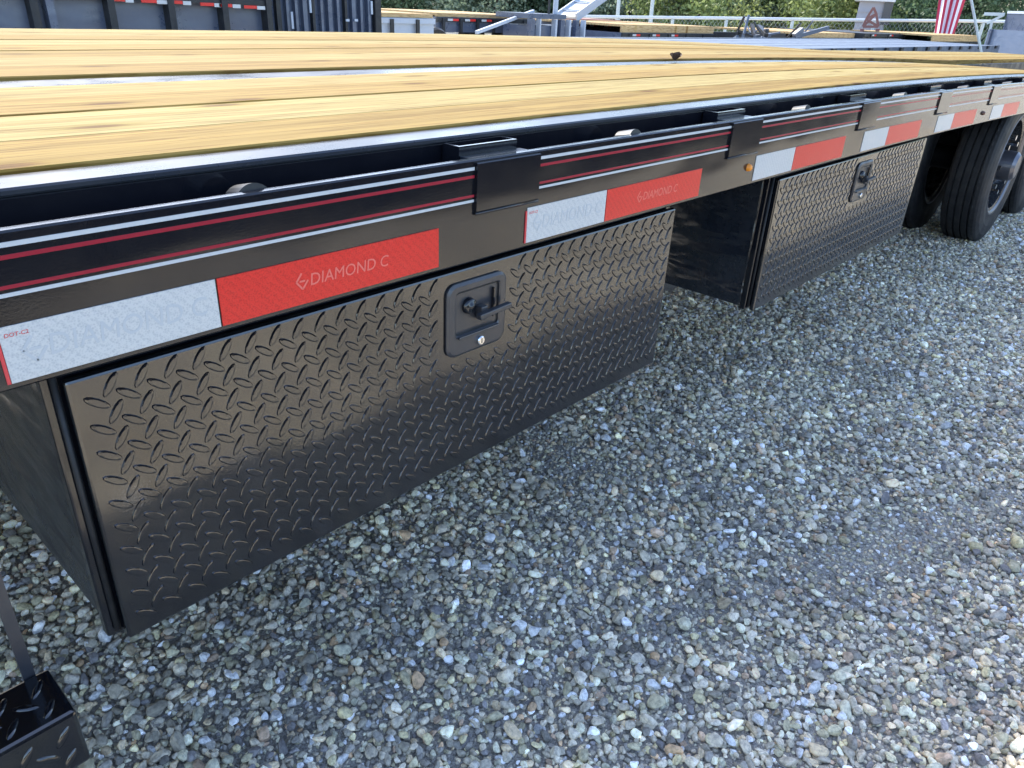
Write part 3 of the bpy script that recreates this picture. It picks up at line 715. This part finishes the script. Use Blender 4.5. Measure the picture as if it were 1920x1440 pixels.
# steel decked trailer (blue grey) beyond the far edge
st_ = empty('steel_deck_trailer', (12, 4.5, 0)); tag(st_, 'low slate blue steel decked trailer just beyond the right part of the pine deck', 'trailer')
zt = .69
for k in range(8):
    a_ = 3.70 + k * .2125
    loc(bg_part(MB().box(6.6, 17.5, a_, a_ + .208, zt - .03, zt - .002 * (k % 2)), 'deck_plank', M_bgblue, st_), st_)
loc(bg_part(MB().box(6.5, 17.6, 3.62, 3.697, zt - .14, zt + .006), 'side_rail', M_bgblue, st_), st_)
loc(bg_part(MB().box(6.5, 17.6, 5.403, 5.48, zt - .14, zt + .006), 'side_rail', M_bgblack, st_), st_)
for k in range(18):
    x = 7.0 + k * .6
    loc(bg_part(MB().box(x, x + .10, 3.59, 3.618, zt - .045, zt + .004), 'stake_pocket', M_dark, st_), st_)
for x in (11, 12, 15):
    w_ = MB(); w_.lathe_y((x, 4.0, .3), [(.0, .02), (.15, .0), (.27, -.08), (.3, -.04), (.3, .12)], 28); loc(bg_part(w_, 'wheel', M_rubber, st_), st_)

# heap of black machine parts
hp = empty('coupler_rack', D(1430, 60, 17)); hp.location.z = 0; tag(hp, 'row of black couplers and jacks between the two pine decked trailers', 'rack')
for k in range(22):
    u = rnd.uniform(1375, 1505); q = D(u, rnd.uniform(56, 72), rnd.uniform(16, 17.5)); s_ = rnd.uniform(.03, .09)
    mb = MB()
    if k % 3 == 0: mb.tube(q, q + Vector((rnd.uniform(-.3, .3), rnd.uniform(-.3, .3), rnd.uniform(.1, .35))), s_ * .35, 8)
    else: mb.bar(q, q + Vector((rnd.uniform(.1, .6), rnd.uniform(-.4, .4), rnd.uniform(-.15, .2))), s_, s_)
    mb.bar(q + Vector((0, 0, -.02)), Vector((q.x, q.y, .01)), .04, .04)
    loc(bg_part(mb, 'coupler', [M_dark, M_bgblack, M_bgblue, M_dark][k % 4], hp), hp)

# pipe rail fence
fe = empty('pipe_fence', D(1450, 36, 26)); fe.location.z = 0; tag(fe, 'white pipe rail fence running across the back of the yard before the shrubs', 'fence')
fu = [(1050, 30), (1160, 32), (1262, 33), (1363, 34), (1487, 36), (1640, 38), (1760, 39), (1845, 40), (1990, 41)]
fp = [D(u, v_, 24 + i * .6) for i, (u, v_) in enumerate(fu)]
for i in range(len(fp) - 1):
    mb = MB(); mb.tube(fp[i], fp[i + 1], .045, 10); loc(bg_part(mb, 'top_rail', M_white, fe), fe)
for i, q in enumerate(fp):
    mb = MB(); mb.tube((q.x, q.y, -.05), (q.x, q.y, q.z - .046), .045, 10); loc(bg_part(mb, 'fence_post', M_galv, fe), fe)
mb = MB()                              # chain link between the posts
for i in range(len(fp) - 1):
    a, b_ = fp[i], fp[i + 1]; nn = int((b_ - a).length / .12)
    for k in range(nn):
        for s_ in (-1, 1):
            t0, t1 = (k + .5) / nn, min(1, max(0, (k + .5 + s_ * 3.0) / nn))
            p_, q_ = a.lerp(b_, t0), a.lerp(b_, t1); mb.bar(Vector((p_.x, p_.y, p_.z - .06)), Vector((q_.x, q_.y, max(.02, q_.z - .62))), .003, .003)
o = loc(bg_part(mb, 'chain_link', M_galv, fe), fe); o['kind'] = 'stuff'
for i, (ua, va, ub, vb) in enumerate(((1158, 30, 1164, -60), (1221, 30, 1228, -60))):
    a, b_ = D(ua, va, 27), D(ub, vb, 27)
    mb = MB(); mb.tube((a.x, a.y, 0), a, .07, 10); mb.tube(a, b_ + Vector((0, 0, 1.5)), .06, 10)
    tag(mb.build('utility_pole', M_galv), ['thin pale pole standing behind the fence, the left of the two', 'thin pale pole standing behind the fence, the right of the two'][i], 'pole', 'pale poles behind the fence')

# flag on a leaning staff
fl = empty('striped_flag', D(1785, 60, 15)); fl.location.z = 0; tag(fl, 'red and white striped flag hanging down from a staff at the right', 'flag')
M_fr, _, _ = mat('flag_red', (0.50, 0.03, 0.07), 0.8); M_fw, _, _ = mat('flag_white', (0.78, 0.72, 0.78), 0.8); M_fb, _, _ = mat('flag_blue', (0.03, 0.05, 0.22), 0.8)
top0, top1, bot0, bot1 = D(1772, -95, 15), D(1842, -95, 15), D(1752, 62, 15), D(1789, 64, 15)
ns = 9
for k in range(ns):
    V, F = [], []
    for j in range(15):
        t = j / 14
        for e_ in (0, 1):
            s_ = (k + e_) / ns; a, b_ = top0.lerp(bot0, t), top1.lerp(bot1, t); q = a.lerp(b_, s_)
            ph = s_ * 13 + t * 1.5
            n_ = Vector((q.x, q.y, 0)).normalized(); q = q + n_ * (.05 * math.sin(ph)); V.append(tuple(q))
        if j: i_ = j * 2; F.append((i_ - 2, i_ - 1, i_ + 1, i_))
    V2 = [tuple(Vector(p_) + Vector((p_[0], p_[1], 0)).normalized() * .003) for p_ in V]; n0 = len(V)
    F2 = [tuple(reversed([i_ + n0 for i_ in f_])) for f_ in F]
    mb = MB(); mb.add(V + V2, F + F2); me_ = bpy.data.meshes.new('stripe'); me_.from_pydata(V + V2, [], F + F2)
    loc(link('stripe', me_, M_fr if k % 2 == 0 else M_fw, fl, True), fl)
mb = MB(); sa_ = D(1868, 75, 15.3); sb_ = D(1800, -110, 15.0); mb.tube((sa_.x, sa_.y, .3), sb_, .02, 10); loc(bg_part(mb, 'staff', M_galv, fl), fl)

# enclosed tarped trailer at the right edge
Yr = 3.9
rt = empty('tarped_trailer', (14, 5, 0)); tag(rt, 'slate blue trailer with dark rolled tarp at the right edge of the picture', 'trailer')
D0 = 20.0
a, b_ = D(1852, 60, D0), D(2010, 60, D0 * .92)
dirv = (b_ - a); dirv.z = 0; dirv.normalize(); nrm = Vector((-dirv.y, dirv.x, 0))
if nrm.dot(Vector((a.x, a.y, 0))) < 0: nrm = -nrm
def slab(p_, q_, z0, z1, th, name, m_, par, off=0):
    mb = MB(); A_ = [Vector((p_.x, p_.y, 0)) + nrm * off, Vector((q_.x, q_.y, 0)) + nrm * off]; B_ = [v_ + nrm * th for v_ in A_]
    mb.add([(A_[0].x, A_[0].y, z0), (A_[1].x, A_[1].y, z0), (B_[1].x, B_[1].y, z0), (B_[0].x, B_[0].y, z0),
            (A_[0].x, A_[0].y, z1), (A_[1].x, A_[1].y, z1), (B_[1].x, B_[1].y, z1), (B_[0].x, B_[0].y, z1)],
           [(0, 3, 2, 1), (4, 5, 6, 7), (0, 1, 5, 4), (1, 2, 6, 5), (2, 3, 7, 6), (3, 0, 4, 7)])
    return loc(bg_part(mb, name, m_, par), par)
M_slate = paint('slate_blue_paint', (0.10, 0.14, 0.22), 0.4, 0.2, 2, .02, 1.6, .2)
zt_, zb_ = D(1880, 56, D0).z, D(1880, 98, D0).z
slab(a, b_, .3, zt_, 2.0, 'side_panel', M_slate, rt)
tp0 = D(1882, 60, D0)
slab(tp0, b_, zt_ + .002, D(1900, 26, D0).z, 1.6, 'rolled_tarp', M_bgblack, rt, -.05)
slab(tp0, b_, D(1900, 26, D0).z + .002, D(1900, 21, D0).z, 1.6, 'tarp_edge', M_gray, rt, -.06)
for u in (1856, 1873, 1884):
    q = D(u, 60, D0 - .08); slab(q, q + dirv * .06, .3, zt_ - .005, .05, 'side_post', M_bgblack, rt, -.02)
mb = MB(); mb.bar(D(1845, 26, D0), D(1884, 27, D0), .06, .06); mb.bar(D(1850, 44, D0), D(1882, 28, D0), .05, .05); mb.bar(D(1856, 58, D0), D(1860, 40, D0), .05, .05)
loc(bg_part(mb, 'tarp_arm', M_galv, rt), rt)

# grey house, red frame, far car
hs = empty('grey_house', D(1632, 40, 27.5)); hs.location.z = 0; tag(hs, 'small grey house with a white roof edge among the trees at the right', 'house')
M_hw = paint('lilac_grey_siding', (0.34, 0.34, 0.38), 0.8, 0, 1, .02, 1.4, .1); M_gl, _, _ = mat('window_glass', (0.05, 0.06, 0.08), .08)
a, b_ = D(1606, 30, 27.5), D(1662, 30, 27.5); dirv = (b_ - a); dirv.z = 0; wl_ = dirv.length; dirv.normalize(); nrm = Vector((-dirv.y, dirv.x, 0))
if nrm.dot(Vector((a.x, a.y, 0))) < 0: nrm = -nrm
zr = D(1630, 2, 27.5).z
slab(a, b_, -.1, zr, 3.5, 'wall', M_hw, hs)
slab(a - dirv * .15, b_ + dirv * .15, zr + .002, zr + .18, 3.8, 'roof', M_white, hs, -.15)
for k in range(7):
    slab(a, b_, .1 + k * .28, .12 + k * .28, .03, 'siding_board', M_hw, hs, -.032)
slab(a + dirv * .7, a + dirv * .95, .9, 1.5, .03, 'window', M_gl, hs, -.066)
rf = empty('steel_truss', D(1632, 40, 24)); rf.location.z = 0; tag(rf, 'rust red triangular steel frame standing before the grey house', 'truss')
q = [D(1618, 50, 24), D(1647, 50, 24), D(1634, 14, 24), D(1628, 30, 24), D(1641, 32, 24)]
q[2] = D(1638, 14, 24); q[4] = D(1643, 26, 24); q[3] = D(1624, 36, 24)
for i, j in ((0, 3), (3, 2), (1, 4), (4, 2), (3, 4), (0, 4), (0, 1), (3, 1)):
    mb = MB(); mb.bar(q[i], q[j], .06, .06); loc(bg_part(mb, 'strut', M_redpaint, rf), rf)
for i in (0, 1):
    mb = MB(); mb.bar(q[i] + Vector((0, 0, -.05)), (q[i].x, q[i].y, 0), .08, .08); loc(bg_part(mb, 'leg', M_redpaint, rf), rf)
ca_ = empty('parked_car', D(1518, 12, 37)); ca_.location.z = 0; tag(ca_, 'small slate blue car with pale roof showing between the yellow green shrubs', 'car')
a = D(1500, 12, 27); b_ = D(1540, 12, 27); dirv = (b_ - a); dirv.z = 0; dirv.normalize(); nrm = Vector((-dirv.y, dirv.x, 0))
if nrm.dot(Vector((a.x, a.y, 0))) < 0: nrm = -nrm
dirv, nrm = nrm, dirv * -1        # seen from its tail: length runs away from the camera
prof = [(-1.9, .35), (-1.95, .95), (-1.6, 1.38), (.7, 1.42), (1.35, 1.0), (1.95, .85), (2.0, .4)]
base = Vector((ca_.location.x, ca_.location.y, 0)); hw_ = .85
V = [tuple(base + dirv * (x_ + 2) + nrm * y_ * (1 if z_ < 1.1 else .82) + Vector((0, 0, z_ + .28))) for y_ in (-hw_, hw_) for x_, z_ in prof]
k_ = len(prof); F = [tuple(range(k_)), tuple(range(2 * k_ - 1, k_ - 1, -1))] + [(i, (i + 1) % k_, k_ + (i + 1) % k_, k_ + i) for i in range(k_)]
mb = MB(); mb.add(V, F); loc(bg_part(mb, 'car_body', M_slate, ca_), ca_)
V = [tuple(base + dirv * (x_ + 2) + nrm * y_ + Vector((0, 0, z_ + .28))) for x_, z_, y_ in ((-1.96, .98, -.7), (-1.96, .98, .7), (-1.66, 1.33, .6), (-1.66, 1.33, -.6), (-1.9, .98, -.7), (-1.9, .98, .7), (-1.6, 1.33, .6), (-1.6, 1.33, -.6))]
mb = MB(); mb.add(V, [(0, 1, 2, 3), (7, 6, 5, 4), (0, 4, 5, 1), (1, 5, 6, 2), (2, 6, 7, 3), (3, 7, 4, 0)]); loc(bg_part(mb, 'window', M_gl, ca_), ca_)
for x_ in (-1.25, 1.25):
    for s_ in (-1, 1):
        c_ = base + dirv * (x_ + 2) + nrm * s_ * .75; mb = MB(); mb.tube(c_ + Vector((0, 0, .33)), c_ + nrm * s_ * .12 + Vector((0, 0, .33)), .32, 20); loc(bg_part(mb, 'wheel', M_rubber, ca_), ca_)

# ------------------------------------------------------------ shrubs and trees
def leaf_mat(name, cols):
    m, nt, b = mat(name, cols[0], 0.6)
    at_ = N(nt, 'ShaderNodeAttribute', attribute_name='tint'); r_ = ramp(nt, at_.outputs['Fac'], [(i / (len(cols) - 1), c) for i, c in enumerate(cols)])
    L(nt, r_.outputs[0], b.inputs['Base Color'])
    tr = N(nt, 'ShaderNodeBsdfTranslucent'); L(nt, r_.outputs[0], tr.inputs['Color'])
    mx = N(nt, 'ShaderNodeMixShader'); mx.inputs[0].default_value = .45
    L(nt, b.outputs[0], mx.inputs[1]); L(nt, tr.outputs[0], mx.inputs[2]); L(nt, mx.outputs[0], nt.nodes['Material Output'].inputs['Surface'])
    return m
LM = [leaf_mat('deep_green_leaves', [(.05, .09, .055), (.10, .16, .08), (.20, .28, .16)]),
      leaf_mat('grey_green_leaves', [(.09, .13, .085), (.19, .25, .17), (.34, .40, .30)]),
      leaf_mat('yellow_green_leaves', [(.13, .17, .06), (.26, .32, .11), (.40, .45, .20)])]
M_bark = paint('bark', (0.10, 0.08, 0.06), .9, 0, 1, .3, 1.4, .1)
def tree(name, label, cat, u, dist, rx, rz, zc, kind, seed, n=5200, leaf=.13, group=None):
    r = np.random.RandomState(seed); base = D(u, 40, dist)
    e = empty(name, (base.x, base.y, 0)); tag(e, label, cat, group)
    ncl = 26; cl = r.normal(0, 1, (ncl, 3)); cl /= np.linalg.norm(cl, axis=1)[:, None]; cl *= r.uniform(.35, 1.0, (ncl, 1)) ** .6
    cl = cl * np.array([rx, rx * .8, rz]) + np.array([0, 0, zc]); ct_ = r.rand(ncl)
    k = r.randint(0, ncl, n); p = cl[k] + r.normal(0, 1, (n, 3)) * np.array([rx, rx, rz]) * .17
    p[:, 2] = np.maximum(p[:, 2], .03 + r.rand(n) * .2)
    a = r.normal(0, 1, (n, 3)); a /= np.linalg.norm(a, axis=1)[:, None]
    b_ = np.cross(a, r.normal(0, 1, (n, 3))); b_ /= np.linalg.norm(b_, axis=1)[:, None]
    s_ = leaf * r.uniform(.5, 1.2, (n, 1)); c1 = a * s_; c2 = b_ * s_ * .55
    V = np.stack([p - c1, p + c2, p + c1, p - c2], 1).reshape(-1, 3)
    me_ = bpy.data.meshes.new('crown'); me_.vertices.add(4 * n); me_.vertices.foreach_set('co', V.astype(np.float32).ravel())
    me_.loops.add(4 * n); me_.loops.foreach_set('vertex_index', np.arange(4 * n, dtype=np.int32))
    me_.polygons.add(n); me_.polygons.foreach_set('loop_start', np.arange(0, 4 * n, 4, dtype=np.int32)); me_.update(calc_edges=True)
    t_ = me_.attributes.new('tint', 'FLOAT', 'POINT'); tv = np.clip(ct_[k] * .75 + r.rand(n) * .35 - .05, 0, 1)
    t_.data.foreach_set('value', np.repeat(tv, 4).astype(np.float32))
    link('crown', me_, LM[kind], e)
    tk = MB(); tk.tube((0, 0, -.05), (.1, .05, zc * .6), .14, 10, .09)
    for q_ in range(6):
        c_ = cl[q_ * 4]; tk.tube((.1, .05, zc * .5), tuple(c_ * .9), .05, 6, .015)
    tk.build('trunk', M_bark, e, smooth=True)
tl = [('deep green broad shrub behind the container, leftmost of the hedge', 640, 34, 0), ('dark green shrub above the pale steel trailer', 750, 31, 0),
      ('grey green shrub above the pine topped flatbed', 850, 33, 1), ('olive green shrub left of the machine uprights', 925, 30, 1),
      ('dark tree behind the machine uprights', 1005, 32, 0), ('grey green shrub just left of the raised ramp foot', 1085, 33, 0),
      ('dusty green shrub between the two pale poles', 1185, 31, 1), ('bright yellow green shrub right of the pale poles', 1290, 30, 2),
      ('yellow green tree over the machine parts', 1375, 33, 2), ('grey green shrub left of the small blue car', 1455, 34, 1),
      ('yellow green shrub between the blue car and the grey house', 1565, 31, 2), ('dark green tree between the grey house and the flag', 1700, 33, 0),
      ('dark green tree just right of the flag', 1800, 32, 0), ('mixed green tree above the tarped trailer', 1890, 34, 1),
      ('deep green tree beyond the right edge, largest of the row', 2010, 34, 0)]
for i, (lb, u, d, k) in enumerate(tl):
    big_ = k == 0
    tree('tree' if big_ else 'shrub', lb, 'tree' if big_ else 'shrub', u, d, 2.4, 2.4 if big_ else 1.6, 1.9 if big_ else 1.25, k, 50 + i, 11000, .085, 'trees and shrubs behind the fence')
# low far tree belt closing the horizon
r = np.random.RandomState(9); n = 16000
az = r.uniform(R(-60), R(75), n); ds = r.uniform(44, 60, n)
p = np.stack([np.sin(az + .9) * ds, np.cos(az + .9) * ds, r.rand(n) ** 1.2 * (5 + 2.5 * np.sin(az * 9) + 1.5 * np.sin(az * 23))], 1)
a = r.normal(0, 1, (n, 3)); a /= np.linalg.norm(a, axis=1)[:, None]; b_ = np.cross(a, r.normal(0, 1, (n, 3))); b_ /= np.linalg.norm(b_, axis=1)[:, None]
s_ = .5 * r.uniform(.5, 1.3, (n, 1)); V = np.stack([p - a * s_, p + b_ * s_ * .6, p + a * s_, p - b_ * s_ * .6], 1).reshape(-1, 3)
me_ = bpy.data.meshes.new('woodland'); me_.vertices.add(4 * n); me_.vertices.foreach_set('co', V.astype(np.float32).ravel())
me_.loops.add(4 * n); me_.loops.foreach_set('vertex_index', np.arange(4 * n, dtype=np.int32)); me_.polygons.add(n)
me_.polygons.foreach_set('loop_start', np.arange(0, 4 * n, 4, dtype=np.int32)); me_.update(calc_edges=True)
t_ = me_.attributes.new('tint', 'FLOAT', 'POINT'); t_.data.foreach_set('value', np.repeat(r.rand(n), 4).astype(np.float32))
tag(link('woodland', me_, LM[1]), 'far belt of woodland closing the view behind the shrubs', 'woodland', kind='stuff')
